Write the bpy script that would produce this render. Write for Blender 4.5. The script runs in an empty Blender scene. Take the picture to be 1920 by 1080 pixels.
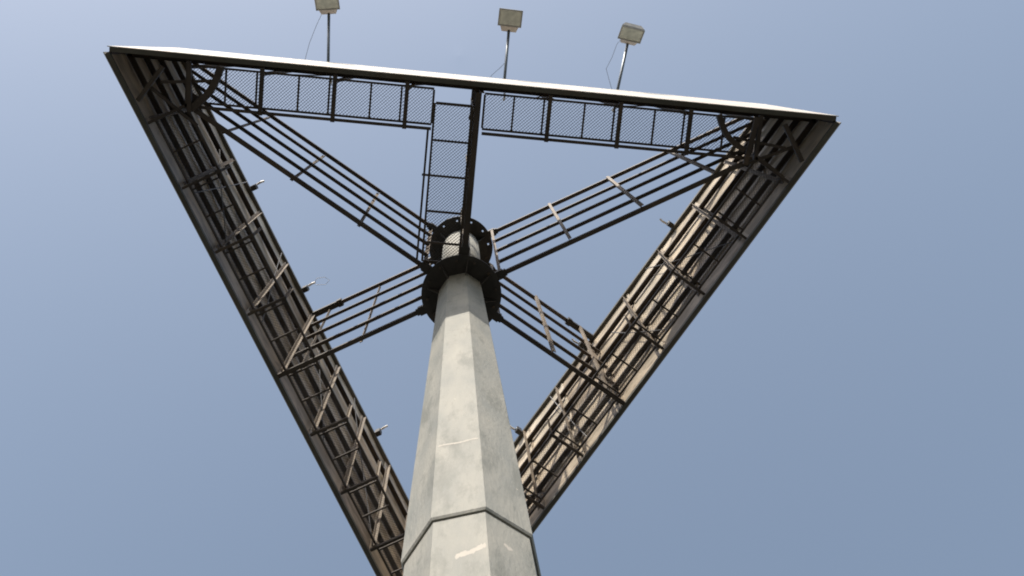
import bpy, bmesh, math, random
from mathutils import Vector, Matrix
random.seed(7)
R = math.radians
scn = bpy.context.scene
col = scn.collection

# ------------------------------------------------------------------ camera
EYE = 1.6
yaw, th, ro, f = 0.31584, 0.20244, -0.22509, 2176.9
fw = Vector((math.sin(yaw)*math.sin(th), math.cos(yaw)*math.sin(th), math.cos(th)))
up0 = Vector((-math.sin(yaw)*math.cos(th), -math.cos(yaw)*math.cos(th), math.sin(th)))
rt0 = fw.cross(up0)
rt = rt0*math.cos(ro) + up0*math.sin(ro)
up = -rt0*math.sin(ro) + up0*math.cos(ro)
cd = bpy.data.cameras.new('camera'); cam = bpy.data.objects.new('camera', cd); col.objects.link(cam)
M = Matrix((rt, up, -fw)).transposed().to_4x4(); M.translation = Vector((-0.3838, -3.9274, EYE))
cam.matrix_world = M
cd.sensor_width = 36; cd.lens = f/1920*36; cd.clip_end = 5000; cd.clip_start = 0.05
scn.camera = cam

# ------------------------------------------------------------------ sky, sun, exposure
SUN_EL, SUN_AZ = R(45.3), R(-113)            # azimuth measured from +X towards +Y, the side the sun stands on
w = bpy.data.worlds.new('World'); scn.world = w; w.use_nodes = True
nt = w.node_tree; bg = nt.nodes['Background']
sky = nt.nodes.new('ShaderNodeTexSky'); sky.sky_type = 'NISHITA'; sky.sun_disc = False
sky.sun_elevation = SUN_EL; sky.sun_rotation = R(90) - SUN_AZ
sky.air_density = 1.0; sky.dust_density = 3.0; sky.ozone_density = 1.0; sky.altitude = 100
hs = nt.nodes.new('ShaderNodeHueSaturation'); hs.inputs['Saturation'].default_value = 0.78; hs.inputs['Hue'].default_value = 0.49
nt.links.new(sky.outputs[0], hs.inputs['Color']); nt.links.new(hs.outputs[0], bg.inputs[0]); bg.inputs[1].default_value = 0.15
sd = bpy.data.lights.new('sun', 'SUN'); sd.energy = 3.5; sd.angle = R(0.5); sd.color = (1, 0.93, 0.82)
so = bpy.data.objects.new('sun', sd); col.objects.link(so)
sdir = Vector((math.cos(SUN_AZ)*math.cos(SUN_EL), math.sin(SUN_AZ)*math.cos(SUN_EL), math.sin(SUN_EL)))
so.rotation_euler = sdir.to_track_quat('Z', 'Y').to_euler(); so.location = (0, 0, 60)
scn.view_settings.view_transform = 'Standard'; scn.view_settings.look = 'None'
scn.view_settings.exposure = 0.5; scn.view_settings.gamma = 1
scn.render.engine = 'CYCLES'; scn.render.filter_size = 1.9; scn.cycles.filter_width = 1.9
scn.render.resolution_x = 1024; scn.render.resolution_y = 576

# ------------------------------------------------------------------ materials
def mat(name, c1, c2, scale=3.0, rough=0.6, metal=0.0, bump=0.15, bscale=None, stretch=(1, 1, 1), rust=None,
        detail=6, lo=0.35, hi=0.65, spec=0.5):
    m = bpy.data.materials.new(name); m.use_nodes = True
    n = m.node_tree; L = n.links; b = n.nodes['Principled BSDF']
    tc = n.nodes.new('ShaderNodeTexCoord'); mp = n.nodes.new('ShaderNodeMapping'); mp.inputs['Scale'].default_value = stretch
    L.new(tc.outputs['Object'], mp.inputs[0])
    no = n.nodes.new('ShaderNodeTexNoise'); no.inputs['Scale'].default_value = scale; no.inputs['Detail'].default_value = detail
    L.new(mp.outputs[0], no.inputs['Vector'])
    cr = n.nodes.new('ShaderNodeValToRGB'); cr.color_ramp.elements[0].position = lo; cr.color_ramp.elements[1].position = hi
    cr.color_ramp.elements[0].color = (*c1, 1); cr.color_ramp.elements[1].color = (*c2, 1)
    L.new(no.outputs[0], cr.inputs[0]); out = cr.outputs[0]
    if rust:
        rc, rs, r0, r1 = rust
        n2 = n.nodes.new('ShaderNodeTexNoise'); n2.inputs['Scale'].default_value = rs; n2.inputs['Detail'].default_value = 8
        n2.inputs['Roughness'].default_value = 0.7
        L.new(mp.outputs[0], n2.inputs['Vector'])
        c3 = n.nodes.new('ShaderNodeValToRGB'); c3.color_ramp.elements[0].position = r0; c3.color_ramp.elements[1].position = r1
        L.new(n2.outputs[0], c3.inputs[0])
        mx = n.nodes.new('ShaderNodeMix'); mx.data_type = 'RGBA'
        L.new(c3.outputs[0], mx.inputs[0]); L.new(out, mx.inputs[6]); mx.inputs[7].default_value = (*rc, 1)
        out = mx.outputs[2]
    L.new(out, b.inputs['Base Color'])
    b.inputs['Roughness'].default_value = rough; b.inputs['Metallic'].default_value = metal
    b.inputs['Specular IOR Level'].default_value = spec
    if bump:
        bp = n.nodes.new('ShaderNodeBump'); bp.inputs['Strength'].default_value = bump; bp.inputs['Distance'].default_value = 0.02
        n3 = n.nodes.new('ShaderNodeTexNoise'); n3.inputs['Scale'].default_value = bscale or scale*4; n3.inputs['Detail'].default_value = 4
        L.new(mp.outputs[0], n3.inputs['Vector']); L.new(n3.outputs[0], bp.inputs['Height']); L.new(bp.outputs[0], b.inputs['Normal'])
    return m

galv = mat('galvanised_steel', (.225, .228, .207), (.31, .298, .258), 4.2, .72, 0, .3, 34, (1, 1, .28), rust=((.185, .187, .165), 3.1, .5, .64), detail=10, lo=.3, hi=.72, spec=.3)
steel = mat('brown_painted_steel', (.046, .035, .028), (.085, .064, .048), 1.5, .62, 0, .0, 40, rust=((.13, .085, .05), 1.2, .55, .72))
tan = mat('weathered_steel_strut', (.14, .11, .08), (.24, .19, .135), 1.5, .7, 0, .1, 20, rust=((.10, .07, .05), 1.6, .55, .68))
black = mat('black_flange_steel', (.026, .024, .022), (.05, .044, .038), 5, .6, 0, .1)
wire = mat('expanded_metal', (.05, .048, .046), (.085, .08, .075), 9, .6, .3, 0)
sheet = mat('weathered_sheet_back', (.34, .285, .21), (.66, .555, .42), 1.3, .5, .1, .8, 2.6, (1, 1, 2.2), rust=((.17, .125, .085), 2.3, .52, .74), detail=8, spec=.3)
sheet_b = mat('stained_sheet_back', (.27, .22, .16), (.55, .45, .335), 1.7, .5, .1, .8, 2.2, (1, 1, 2.2), rust=((.15, .11, .07), 2.0, .48, .70), detail=8, spec=.3)
sheet_c = mat('pale_sheet_back', (.40, .345, .265), (.72, .62, .48), 1.1, .48, .1, .7, 2.8, (1, 1, 2.0), rust=((.22, .17, .12), 2.6, .56, .74), detail=8, spec=.35)
beamm = mat('grey_green_edge_beam', (.075, .072, .060), (.125, .12, .10), 1.5, .6, .1, 0, 40, rust=((.10, .075, .05), 1.1, .5, .7))
smear = mat('pale_smear', (.38, .355, .31), (.44, .40, .345), 9, .8, 0, .0, 40)
vinyl = mat('printed_vinyl', (.47, .455, .41), (.56, .545, .51), 1.6, .75, 0, .05, 8, rust=((.57, .45, .40), 1.2, .5, .62))
lampgrey = mat('grey_lamp_casting', (.17, .17, .155), (.24, .235, .21), 12, .5, .3, .05)
tube = mat('grey_lamp_tube', (.10, .12, .14), (.16, .18, .20), 9, .4, .5, .05)
gearm = mat('dusty_lamp_gear_box', (.38, .33, .28), (.46, .41, .35), 9, .6, 0, .05)
cabm = mat('grey_cable', (.09, .09, .095), (.13, .13, .135), 9, .6, 0, 0)
whitem = mat('white_connector', (.66, .62, .58), (.76, .73, .68), 9, .5, 0, 0)
glassm = mat('dusty_lamp_glass', (.30, .315, .27), (.42, .43, .36), 7, .28, 0, 0)
ground = mat('dry_dusty_ground', (.034, .032, .028), (.058, .054, .047), .25, .9, 0, .3, 3, rust=((.035, .045, .02), .06, .52, .62))

# ------------------------------------------------------------------ mesh builder
class MB:
    def __init__(s): s.v = []; s.f = []; s.mi = []
    def add(s, vs, fs, mi=0):
        o = len(s.v); s.v += [tuple(v) for v in vs]; s.f += [tuple(i+o for i in q) for q in fs]; s.mi += [mi]*len(fs); return s
    def box(s, a, b, mi=0):
        (x0, y0, z0), (x1, y1, z1) = a, b
        return s.add([(x0,y0,z0),(x1,y0,z0),(x1,y1,z0),(x0,y1,z0),(x0,y0,z1),(x1,y0,z1),(x1,y1,z1),(x0,y1,z1)],
                     [(0,3,2,1),(4,5,6,7),(0,1,5,4),(1,2,6,5),(2,3,7,6),(3,0,4,7)], mi)
    def bar(s, p, q, w, h=None, hint=(0, 0, 1)):
        """rectangular bar from p to q: h along the hint direction, w across it"""
        h = h or w; p = Vector(p); q = Vector(q); d = (q-p).normalized(); u = Vector(hint)
        if abs(d.dot(u)) > .98: u = Vector((1, 0, 0)) if abs(d.x) < .9 else Vector((0, 1, 0))
        a = d.cross(u).normalized(); b = a.cross(d).normalized(); vs = []
        for c in (p, q):
            for i, j in ((-1,-1),(1,-1),(1,1),(-1,1)): vs.append(c + a*(w/2*i) + b*(h/2*j))
        return s.add(vs, [(3,2,1,0),(4,5,6,7),(0,1,5,4),(1,2,6,5),(2,3,7,6),(3,0,4,7)])
    def angle(s, p, q, w, t=.008, hint=(0, 0, 1), flip=1):
        """rolled angle iron from p to q"""
        p = Vector(p); q = Vector(q); d = (q-p).normalized(); u = Vector(hint)
        if abs(d.dot(u)) > .98: u = Vector((0, 1, 0))
        a = d.cross(u).normalized()*flip; b = (d.cross(u)).normalized().cross(d).normalized()
        prof = [(0,0),(w,0),(w,t),(t,t),(t,w),(0,w)]
        vs = [c + a*(i-w/2) + b*(j-w/2) for c in (p, q) for i, j in prof]
        n = 6; fs = [(i, (i+1) % n, (i+1) % n+n, i+n) for i in range(n)] + [(0,1,2,3), (0,3,4,5), (6,9,8,7), (6,11,10,9)]
        return s.add(vs, fs)
    def tube(s, pts, r, n=8, cap=True):
        pts = [Vector(p) for p in pts]; rs = r if isinstance(r, (list, tuple)) else [r]*len(pts); rings = []; vs = []
        for i, p in enumerate(pts):
            d = (pts[min(i+1, len(pts)-1)] - pts[max(i-1, 0)]).normalized()
            u = Vector((0, 0, 1)) if abs(d.z) < .9 else Vector((1, 0, 0))
            a = d.cross(u).normalized(); b = a.cross(d)
            vs += [p + (a*math.cos(2*math.pi*k/n) + b*math.sin(2*math.pi*k/n))*rs[i] for k in range(n)]
        fs = [(i*n+k, i*n+(k+1) % n, (i+1)*n+(k+1) % n, (i+1)*n+k) for i in range(len(pts)-1) for k in range(n)]
        if cap: fs += [tuple(range(n))[::-1], tuple((len(pts)-1)*n+k for k in range(n))]
        return s.add(vs, fs)
    def build(s, name, mats, parent=None, smooth=False):
        me = bpy.data.meshes.new(name); me.from_pydata(s.v, [], s.f); me.update()
        bm = bmesh.new(); bm.from_mesh(me); bmesh.ops.recalc_face_normals(bm, faces=bm.faces); bm.to_mesh(me); bm.free()
        for m in (mats if isinstance(mats, list) else [mats]): me.materials.append(m)
        for p, i in zip(me.polygons, s.mi): p.material_index = i; p.use_smooth = smooth
        o = bpy.data.objects.new(name, me); col.objects.link(o)
        if parent: o.parent = parent
        return o
def empty(name, loc=(0, 0, 0), rz=0):
    o = bpy.data.objects.new(name, None); col.objects.link(o); o.location = loc; o.rotation_euler = (0, 0, rz); o.empty_display_size = .3
    return o
def copy_part(o, parent=None, rz=None):
    kids = [k for k in bpy.data.objects if k.parent is o]
    c = o.copy(); col.objects.link(c); c.parent = parent
    if rz is not None: c.rotation_euler = (0, 0, rz)
    for k in kids: copy_part(k, c)
    return c

# ------------------------------------------------------------------ dimensions (metres)
L_ = 12.0; RI = L_/(2*math.sqrt(3))
D = EYE + 19.338; T = D + 4.838                     # bottom and top of the sign panels

# ------------------------------------------------------------------ setting
g = MB(); N = 40; S = 1500
for i in range(N+1):
    for j in range(N+1):
        x = -S + 2*S*i/N; y = -S + 2*S*j/N
        g.v.append((x, y, 0 if math.hypot(x, y) < 120 else random.uniform(-.6, .6)))
g.f = [(i*(N+1)+j, (i+1)*(N+1)+j, (i+1)*(N+1)+j+1, i*(N+1)+j+1) for i in range(N) for j in range(N)]; g.mi = [0]*len(g.f)
go = g.build('ground', ground); go['kind'] = 'structure'; go['label'] = 'dry dusty ground around the foot of the tower'

# ------------------------------------------------------------------ the tower
tower = empty('billboard_tower')
tower['label'] = 'three sided steel billboard tower on a tapering galvanised octagonal pole seen from below'
tower['category'] = 'billboard'

A0 = -174.43
LEAN = .0056                                        # the pole stands very slightly out of plumb
def octa(mb, prof, a0=A0, n=8):
    """rings of an n-gon pole: prof = [(radius, z)]"""
    vs = [(r*math.cos(R(a0+360/n*k)) + LEAN*max(0, D-z), r*math.sin(R(a0+360/n*k)), z) for r, z in prof for k in range(n)]
    fs = [(i*n+k, i*n+(k+1) % n, (i+1)*n+(k+1) % n, (i+1)*n+k) for i in range(len(prof)-1) for k in range(n)]
    return mb.add(vs, fs)
ZL = EYE + 8.406
rp = lambda z: .5636 - .0167*(z-ZL)
m = octa(MB(), [(rp(ZL)-.030, ZL+.6), (rp(ZL)-.030, ZL), (rp(ZL)-.014, ZL-.002), (rp(ZL), ZL+.022), (rp(ZL+4), ZL+4), (rp(ZL+8), ZL+8), (rp(D), D-.02)])
us = m.build('pole_section', galv, tower); us['label'] = 'upper length of the pole, sleeved over the lower one'
m = octa(MB(), [(.70, .05), (.655, .3), (.60, 5.5), (.528, ZL+.3)])
ls = m.build('pole_section', galv, tower); ls['label'] = 'lower length of the pole, from the ground to the sleeve joint'
def pole_face(k, u, z, off):
    z -= EYE; rr = (.5636-.0167*(z-8.406)) if z > 8.406 else (.5316 + (8.406-z)*.0142)
    a, b = [Vector((rr*math.cos(R(A0+t)) + LEAN*(D-z-EYE), rr*math.sin(R(A0+t)), z+EYE)) for t in (45*k, 45*k+45)]
    n = (a+b)/2; n.z = 0; return a + (b-a)*u + n.normalized()*off
def pole_smear(par, k, u0, u1, z, th, slope=0, blob=False):
    """a thin dried drip or scar lying on one face of the pole"""
    n = 26; m = MB(); top = []; bot = []
    for i in range(n+1):
        t = i/n; u = u0+(u1-u0)*t; w = th*(math.sin(math.pi*t)**.5 if blob else (.55+.45*random.random()))*(1 if 0 < i < n else .2)
        c = z + slope*t + .010*math.sin(t*9)+random.uniform(-.004, .004)
        top.append(pole_face(k, u, c+w/2, .0015)); bot.append(pole_face(k, u, c-w/2, .0015))
    v = top+bot; m.add(v, [(i, i+1, n+1+i+1, n+1+i) for i in range(n)])
    return m.build('smear', smear, par)
pole_smear(us, 1, .03, .97, EYE+10.14, .05)
pole_smear(ls, 1, .42, .97, EYE+7.66, .10, slope=.10)
pole_smear(ls, 2, .35, .55, EYE+7.95, .07, slope=-.02, blob=True)
for k, u, z in ((0, .62, 10.9), (0, .55, 9.9), (2, .80, 9.3), (2, .3, 10.9), (1, .4, 11.6)):
    pole_smear(us, k, u, u+.05, EYE+z, .025, blob=True)
m = MB(); m.tube([(0, 0, -.02), (0, 0, .06)], .95, 24); m.build('base_plate', galv, tower)

def flange(z, holes, rin, rout, thick, open_=()):
    n = 96; m = MB(); rb = rin + (rout-rin)*.70; hw = .017
    rad = [rin, rb-hw, rb+hw, rout]; vs = []
    for zz in (z, z+thick):
        for r in rad:
            for k in range(n): a = 2*math.pi*k/n; vs.append((r*math.cos(a), r*math.sin(a), zz))
    fs = []; hs = set(holes)
    for k in range(n):
        k2 = (k+1) % n
        for b in range(3):
            i, j = b*n, (b+1)*n
            if b == 1 and k in hs:
                o = 4*n
                fs += [(i+k, i+k2, i+k2+o, i+k+o), (j+k, j+k2, j+k2+o, j+k+o), (i+k, j+k, j+k+o, i+k+o), (i+k2, j+k2, j+k2+o, i+k2+o)]
                continue
            fs += [(i+k, i+k2, j+k2, j+k), (i+k+4*n, i+k2+4*n, j+k2+4*n, j+k+4*n)]
        for b in (0, 3): fs.append((b*n+k, b*n+k2, b*n+k2+4*n, b*n+k+4*n))
    m.add(vs, fs); o = m.build('flange', black, tower)
    for k in range(n):
        if k % 8 == 4 and k not in hs:
            a = 2*math.pi*(k+.5)/n; c = Vector((rb*math.cos(a), rb*math.sin(a), z))
            b = MB(); b.tube([c+Vector((0, 0, -.035)), c+Vector((0, 0, thick+.03))], .027, 6); b.build('bolt', steel, o)
    return o
fl = flange(D-.16, (), .35, .675, .035); fl['label'] = 'lower flange ring at the top of the pole'
fu = flange(T-.15, (76, 68, 84, 92, 60), .37, .665, .035); fu['label'] = 'upper flange ring with open bolt holes'
m = MB(); octa(m, [(rp(D)-.01, D-.02), (.30, D-.02), (.30, D+.0), (.30, D+.001)])
m.build('cap_plate', black, tower)
m = MB(); m.tube([(0, 0, D+.001), (0, 0, T+.1)], .378, 32); hub = m.build('hub_pipe', galv, tower, smooth=True)
for k in range(8):
    a = R(A0+45*k); d = Vector((math.cos(a), math.sin(a), 0)); t = Vector((-d.y, d.x, 0))*.007
    q = [d*(rp(D)-.01)+Vector((0, 0, D-.161)), d*.60+Vector((0, 0, D-.161)), d*.60+Vector((0, 0, D-.19)), d*(rp(D)-.01)+Vector((0, 0, D-.46))]
    m = MB(); m.add([p+t for p in q]+[p-t for p in q], [(0,1,2,3),(7,6,5,4),(0,4,5,1),(1,5,6,2),(2,6,7,3),(3,7,4,0)]); m.build('gusset', black, fl)
for k in range(6):                                   # stiffening gussets under and over the flanges
    a = R(30 + 60*k); d = Vector((math.cos(a), math.sin(a), 0)); t = Vector((-d.y, d.x, 0))*.006
    for z0, s in ((T-.152, -1), (D-.123, 1)):
        q = [d*.366+Vector((0, 0, z0)), d*.56+Vector((0, 0, z0)), d*.366+Vector((0, 0, z0+s*.26))]
        m = MB(); m.add([p+t for p in q]+[p-t for p in q], [(0,1,2),(5,4,3),(0,3,4,1),(1,4,5,2),(2,5,3,0)]); m.build('gusset', black, hub)

# ---- radial ladder trusses: local +X runs outward
ZC = [D+.035+(T-D-.09)*k/4 for k in range(5)]
def truss(rz, rungs, end, top_end=None, wide=.075, thin=.06, name='ladder_truss', extra=None):
    m = MB(); L = end; te = top_end or end; LE = [end+(te-end)*k/4 for k in range(5)]
    m.bar((.62, 0, ZC[0]), (L, 0, ZC[0]), wide)
    o = m.build(name, steel, tower); o.rotation_euler = (0, 0, rz)
    for z, LL in zip(ZC[1:], LE[1:]):
        m = MB(); m.bar((.74 if z < ZC[4] else .62, 0, z), (LL, 0, z), thin if z < ZC[4] else wide); m.build('chord', steel, o)
    for r in rungs:
        m = MB(); s = 1 if r < 6 else 1
        m.angle((r, -.04, ZC[0]-.0), (r, -.04, ZC[4]+.03), .055, .009, hint=(1, 0, 0)); m.build('rung', tan, o)
    for z, s in ((ZC[0], 1), (ZC[4], 1)):
        m = MB(); m.box((.64, -.075, z-.06), (.79, .075, z+.06)).box((.79, -.055, z-.05), (.84, .055, z+.05)); m.build('clamp', black, o)
    L = te
    if top_end: return o
    m = MB(); m.box((L-.62, -.06, ZC[4]-.06), (L-.02, .06, ZC[4]+.06)); m.box((L-.70, -.075, ZC[4]-.075), (L-.60, .075, ZC[4]+.075)); m.build('sleeve', black, o)
    return o
for az in (150, 30, -90+360):                       # three run to the middle of a panel ...
    pass
for az, lab in ((-30, 'ladder truss to the right end of the near panel'), (210, 'ladder truss to the left end of the near panel'),
                (90, 'ladder truss to the far corner behind the pole')):
    t = truss(R(az), (.74, 2.06, 3.40, 4.75), 5.30, 6.72); t['label'] = lab
for az, lab in ((150, 'ladder truss to the middle of the left panel'), (30, 'ladder truss to the middle of the right panel')):
    t = truss(R(az), (.74, 1.92, 3.08), 3.46); t['label'] = lab
t = truss(R(270), (.74, 1.92, 3.08), 3.36, wide=.095, thin=.08); t['label'] = 'ladder truss to the middle of the near panel, seen edge on'

# ---- expanded metal
def mesh_panel(x0, x1, y0, y1, z, parent, name='mesh_panel', thick=1.0, sp=.040):
    m = MB()
    z += random.uniform(-.006, .006)
    for sg, wd in ((-1, .0080*thick), (1, .0034*thick)):
        k = 1.0                                    # dy/dx of the strands
        lo = y0 - (x1 if sg > 0 else -x0)*k*1.0; hi = y1 - (x0 if sg > 0 else -x1)*k
        c = lo; st = sp*math.sqrt(1+k*k)
        while c < hi:
            c += st; ps = []
            for x in (x0, x1):
                y = c + sg*k*x
                if y0 <= y <= y1: ps.append((x, y))
            for y in (y0, y1):
                x = (y-c)/(sg*k)
                if x0 < x < x1: ps.append((x, y))
            if len(ps) >= 2 and (Vector(ps[0])-Vector(ps[1])).length > .02:
                zz = z + (0 if sg > 0 else .004)
                m.bar((*ps[0], zz), (*ps[1], zz), wd, .004)
    return m.build(name, wire, parent)

# ---- sign panels (local frame of the near one; turned 120 and 240 degrees for the others)
sp = MB(); YS = -RI
segs = 60
for i in range(segs):                                # slightly wavy sheet made of butted strips
    pass
nx, nz = 60, 20; vs = []
for j in range(nz+1):
    for i in range(nx+1):
        x = -L_/2 + .01 + (L_-.02)*i/nx; z = D+.03 + (T-D-.06)*j/nz
        dep = .006*math.sin(x*2.7+z*1.3)+.005*math.sin(x*6.1-z*2.2)+random.uniform(-.003, .003)
        vs.append((x, YS-.030+dep, z))
fs = [(j*(nx+1)+i, j*(nx+1)+i+1, (j+1)*(nx+1)+i+1, (j+1)*(nx+1)+i) for j in range(nz) for i in range(nx)]
sp.add(vs, fs)
sheet_of = [random.choice([0, 0, 1, 2]) for _ in range(20)]
sp.mi = [sheet_of[(n % nx)//6 + (10 if n//nx >= 10 else 0)] for n in range(len(fs))]
sheet_near = sp.build('sign_panel', [sheet, sheet_b, sheet_c], tower, smooth=True)
for i in range(1, 10):                               # lapped joints between the sheets
    x = -L_/2 + .01 + (L_-.02)*i/10
    m = MB(); m.box((x-.03, YS-.024, D+.09), (x+.03, YS-.014, T-.09)); m.build('joint_strip', sheet_b if i % 2 else sheet_c, sheet_near)
for x0, z0, x1, z1 in ((-3.4, .2, -1.9, 4.3), (-1.5, .2, -.5, 3.4), (.9, .2, 1.5, 4.4), (2.2, .3, 3.9, 3.6), (3.4, .2, 3.1, 4.5)):
    m = MB(); m.tube([(x0+(x1-x0)*t/6, YS+.105+.012*math.sin(t), D+z0+(z1-z0)*t/6-.10*math.sin(math.pi*t/6)) for t in range(7)], .010, 5)
    m.build('cable', cabm, sheet_near)
m = MB(); m.box((-L_/2-.02, YS-.085, D), (L_/2+.02, YS-.070, T)); m.build('printed_face', vinyl, sheet_near)
zs = [D+.03+(T-D-.06)*k/5 for k in range(6)]
for k, z in enumerate(zs):
    m = MB(); x1 = L_/2 - .05
    if k in (0, 5):
        m.box((-x1-.03, YS-.068, z-.045), (x1+.03, YS+(.005 if k == 0 else .045), z+.045)); o = m.build('edge_beam', beamm, sheet_near)
    else:
        m.box((-x1, YS-.008, z-.03), (x1, YS-.001, z+.03)); m.box((-x1, YS-.001, z+.022), (x1, YS+.088, z+.03)); m.box((-x1, YS+.080, z-.02), (x1, YS+.088, z+.022))
        m.build('stringer', steel, sheet_near)
for s in (-1, 1):
    m = MB(); m.box((s*(L_/2-.02)-.02, YS-.068, D+.08), (s*(L_/2-.02)+.02, YS+.02, T-.08)); m.build('end_beam', steel, sheet_near)
BX = [1.18*k for k in range(-4, 5)]
for x in BX:
    j = random.uniform(-.05, .05); m = MB(); m.angle((x+.06, YS+.125, D+.0), (x+.06+j, YS+.125, T-.55+j), .065, .009, hint=(1, 0, 0)); m.build('post', tan, sheet_near)

# ---- catwalk inside the panel
ZW = D + .10
def catwalk(spans, y0, y1, brackets, parent_rz, lab, post=True):
    m = MB()
    for a, b in spans:
        m.bar((a, y0, ZW), (b, y0, ZW), .035, .05); m.bar((a, y1, ZW), (b, y1, ZW), .035, .05)
        if not post: m.bar((a-.0, y1+.07, ZW-.06), (b, y1+.07, ZW-.06), .05, .06)
        for x in (a, b): m.bar((x, y0+.0176, ZW), (x, y1-.0176, ZW), .035, .045)
    o = m.build('catwalk', steel, tower); o.rotation_euler = (0, 0, parent_rz); o['label'] = lab
    for x in brackets:
        b = MB(); b.bar((x, YS+.032, ZW-.075), (x, y1+(.05 if post else .11), ZW-.075), .065 if not post else .045, .08); b.build('bracket', steel, o)
        if post and abs(x) > .1:
            b = MB(); b.angle((x, y1+.03, ZW-.03), (x, y1+.03, ZW+.75), .045, .008, hint=(1, 0, 0)); b.build('rail_post', tan, o)
    for a, b in spans:
        xs = sorted([a, b] + [x+dx for x in brackets for dx in (-.09, -.59) if a+.25 < x+dx < b-.2])
        for p, q in zip(xs, xs[1:]):
            if q < b-.01:
                c = MB(); c.bar((q, y0+.0176, ZW-.003), (q, y1-.0176, ZW-.003), .03, .035); c.build('cross_bar', steel, o)
            mesh_panel(p+.005, q-.005, y0+.01, y1-.01, ZW+.022, o, thick=1 if not post else .40, sp=.040)
    return o
Y0, Y1 = YS+.105, YS+.69
cw = catwalk([(-4.72, -.74), (.10, 4.66)], Y0, Y1, [x for x in BX if abs(x) > .1], 0, 'mesh catwalk along the inside of the near panel', post=False)
cw2 = catwalk([(-4.72, 4.72)], YS+.145, YS+.70, BX, R(240), 'mesh catwalk along the inside of the left panel')
cw3 = catwalk([(-4.72, 4.72)], YS+.145, YS+.70, BX, R(120), 'mesh catwalk along the inside of the right panel')
# catwalk from the near panel to the hub
m = MB(); xa, xb = -.71, -.09; ya, yb = -3.13, -.47
for x in (xa, xb): m.bar((x, ya, ZW), (x, yb, ZW), .035, .05)
for y in (ya, yb): m.bar((xa+.0176, y, ZW), (xb-.0176, y, ZW), .045, .05)
rc = m.build('catwalk', steel, tower); rc['label'] = 'short mesh catwalk from the near panel to the hub'
ys = [ya, -2.52, -1.93, -1.33, -.80, yb]
for a, b in zip(ys, ys[1:]):
    if b != yb:
        c = MB(); c.bar((xa+(.0176 if b != -1.93 else -.12), b, ZW-.003), (xb-.0176, b, ZW-.003), .035, .04); c.build('cross_bar', steel, rc)
    mesh_panel(xa+.01, xb-.01, a+.01, b-.01, ZW+.022, rc)
m = MB(); m.bar((-.79, -2.72, ZW+.03), (-.80, -.42, ZW+.03), .035, .05); m.build('side_rail', steel, rc)

# turned copies of the panel
copy_left = copy_part(sheet_near, tower, R(240)); copy_right = copy_part(sheet_near, tower, R(120))
sheet_near['label'] = 'near sign panel, its white printed face catching the sun'
copy_left['label'] = 'left sign panel seen from behind, mostly in shade'
copy_right['label'] = 'right sign panel seen from behind, its far half sunlit'

# ---- corner braces
def brace(p, q, w, h, z=D-.02, mt=steel, curve=0):
    m = MB(); p = Vector((*p, z)); q = Vector((*q, z)); n = 7 if curve else 1
    d = q-p; nrm = Vector((-d.y, d.x, 0))
    pts = [p + d*(i/n) + nrm*curve*math.sin(math.pi*i/n) for i in range(n+1)]
    for a, b in zip(pts, pts[1:]): m.bar(a, b, w, h)
    return m.build('corner_brace', mt, tower)
brace((-4.20, -3.38), (-4.66, -2.66), .11, .10, curve=-.10)
brace((4.00, -3.38), (4.50, -2.84), .09, .12, curve=.12)
brace((-5.15, -3.05), (-4.22, -3.16), .05, .06, z=D+.02)
brace((4.30, -3.03), (5.20, -2.93), .05, .06, z=D+.02)
brace((5.12, -3.32), (5.50, -2.74), .075, .07, z=D-.03)
brace((5.35, -2.97), (4.28, -2.46), .05, .07, z=D+.05)
brace((4.64, -3.40), (4.54, -2.60), .08, .08, z=D-.05)
brace((4.76, -2.74), (5.24, -2.44), .045, .05, z=D+.0)
brace((-5.12, -3.30), (-5.50, -2.72), .07, .06, z=D-.03)
brace((-5.35, -2.97), (-4.55, -2.40), .05, .07, z=D+.05)
brace((-4.70, -3.40), (-4.66, -2.62), .07, .08, z=D-.05)

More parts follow.
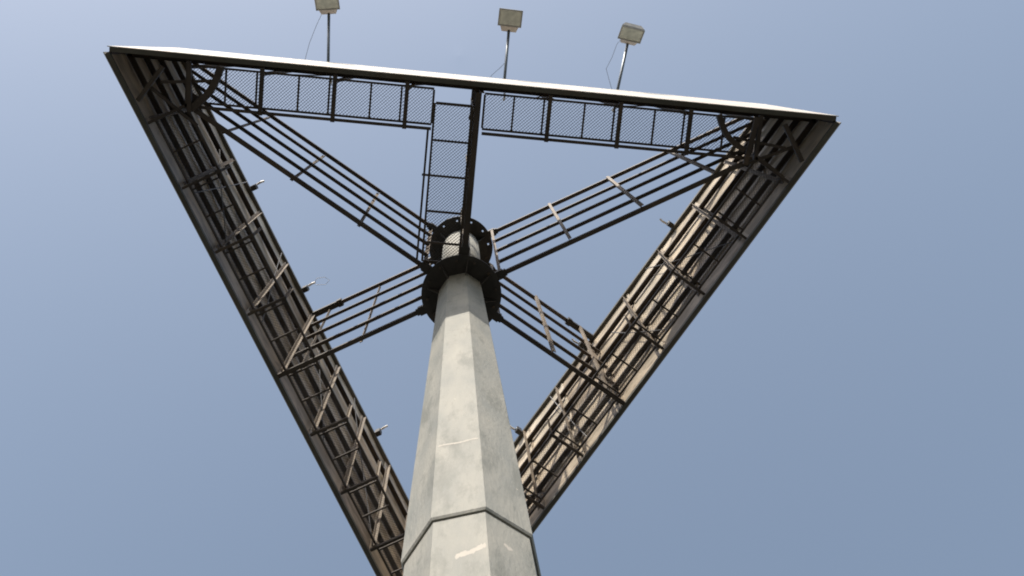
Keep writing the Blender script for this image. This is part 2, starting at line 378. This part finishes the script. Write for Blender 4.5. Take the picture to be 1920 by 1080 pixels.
# ------------------------------------------------------------------ floodlights
def make_lamp(tilt, turn, wirekind, arm_rise=.65):
    """local frame: origin at the top edge of a panel, arm runs along -Y"""
    root = empty('floodlight')
    m = MB(); m.tube([(0, .22, -.02), (0, .0, .0), (0, -1.05, arm_rise)], .031, 10); m.build('arm', tube, root, True)
    m = MB(); m.box((-.055, .10, -.14), (.055, .21, .05)); m.build('clamp', black, root)
    m = MB(); m.tube([(.03, .23, -.02), (.04, .32, -.01), (.03, .38, .03)], .024, 7); m.build('connector', whitem, root)
    # head, hinged at the arm end
    h = MB(); pts = []
    W, Hh = .235, .33
    # tray: big rectangle at the glass side, narrower back
    fr = [(-W, -.12), (W, -.12), (W, -.12-Hh), (-W, -.12-Hh)]
    bk = [(-W*.72, -.15), (W*.72, -.15), (W*.72, -.09-Hh), (-W*.72, -.09-Hh)]
    vs = [(x, y, 0) for x, y in fr] + [(x, y, .045) for x, y in fr] + [(x, y, .17) for x, y in bk]
    h.add(vs, [(0,1,5,4),(1,2,6,5),(2,3,7,6),(3,0,4,7),(4,5,9,8),(5,6,10,9),(6,7,11,10),(7,4,8,11),(8,9,10,11)])
    # rim round the glass
    for a, b in (((-W, -.12), (W, -.12)), ((-W, -.12-Hh), (W, -.12-Hh))): h.box((a[0]-.012, a[1]-.012, -.018), (b[0]+.012, b[1]+.012, .004))
    for sx in (-1, 1): h.box((sx*W-.012, -.12-Hh+.0125, -.0179), (sx*W+.012, -.1325, .0039))
    for k in range(5): h.box((-W*.6+k*W*.3-.004, -.13-Hh*.8, .165), (-W*.6+k*W*.3+.004, -.20, .20))
    ho = h.build('housing', lampgrey, root)
    gl = MB(); gl.box((-W+.014, -.12-Hh+.014, -.008), (W-.014, -.134, -.002)); gl.build('glass', glassm, ho)
    gb = MB(); gb.add([(-.195, -.118, -.012), (.195, -.118, -.012), (.15, .0, .01), (-.15, .0, .01), (-.195, -.118, .12), (.195, -.118, .12), (.15, 0, .10), (-.15, 0, .10)],
                      [(0,1,2,3),(4,5,6,7),(0,1,5,4),(1,2,6,5),(2,3,7,6),(3,0,4,7)])
    gb.build('gear_box', gearm, ho)
    ho.location = (0, -1.02, arm_rise-.02); ho.rotation_euler = (tilt, 0, turn)
    c = MB()
    if wirekind == 0: P = [(-.15, -.93, .06), (-.25, -.72, 0), (-.38, -.40, -.06), (-.46, -.12, -.05), (-.46, .0, 0), (-.40, .02, .0)]
    elif wirekind == 1: P = [(-.02, -.34, .05), (-.10, -.25, 0), (-.28, -.08, -.01), (-.30, .0, 0)]
    else: P = [(-.16, -.95, .08), (-.22, -.85, 0), (-.26, -.6, -.02), (-.33, -.36, -.02), (-.20, -.15, -.01), (-.10, .0, 0)]
    P = [(x, y*1.12, z + arm_rise*min(1, max(0, -y/.93))) for x, y, z in P]
    c.tube(P, .0045, 5); c.build('cable', cabm, root)
    return root
ZT = T + .015
near = [(-3.01, 'floodlight with a tall curved cable, leftmost of three on the near panel', R(30), R(-2), 0, 0),
        (.59, 'floodlight in the middle of three on the near panel, showing its full pale glass', R(8), R(0), 1, 0),
        (2.93, 'tilted floodlight with a kinked cable, rightmost of three on the near panel', R(42), R(-3), 2, 0)]
for x, lab, tilt, turn, wk, _ in near:
    l = make_lamp(tilt, turn, wk); l.location = (x, YS-.03, ZT); l['label'] = lab; l['category'] = 'floodlight'; l['group'] = 'floodlights on arms over the panels'
    l.rotation_euler = (0, 0, {0: -.12, 1: .02, 2: .19}[wk])
protos = {k: None for k in range(3)}
src = make_lamp(R(15), 0, 1)
labs = {240: ['floodlight clamped to the left panel top edge, uppermost of three there', 'floodlight clamped to the left panel top edge near the short truss, with a wire loop',
              'floodlight clamped to the left panel top edge, lowest of three beside the pole'],
        120: ['floodlight clamped to the right panel top edge, uppermost of three there', 'floodlight clamped to the right panel top edge beside the short truss',
              'floodlight clamped to the right panel top edge, lowest of three beside the pole']}
first = True
for rz in (240, 120):
    xs = (2.93, .57, -2.93) if rz == 240 else (-2.93, .25, 2.6)
    for x, lab in zip(xs, labs[rz]):
        l = src if first else copy_part(src); first = False
        v = Matrix.Rotation(R(rz), 3, 'Z') @ Vector((x, YS-.03, ZT)); l.location = v; l.rotation_euler = (0, 0, R(rz))
        l['label'] = lab; l['category'] = 'floodlight'; l['group'] = 'floodlights on arms over the panels'
        if rz == 240 and x == .57:
            c = MB(); c.tube([(.03, .36, .02), (.10, .46, .0), (.05, .62, .0), (-.05, .68, 0), (-.10, .56, 0), (-.02, .38, 0)], .005, 5); c.build('wire_loop', whitem, l)
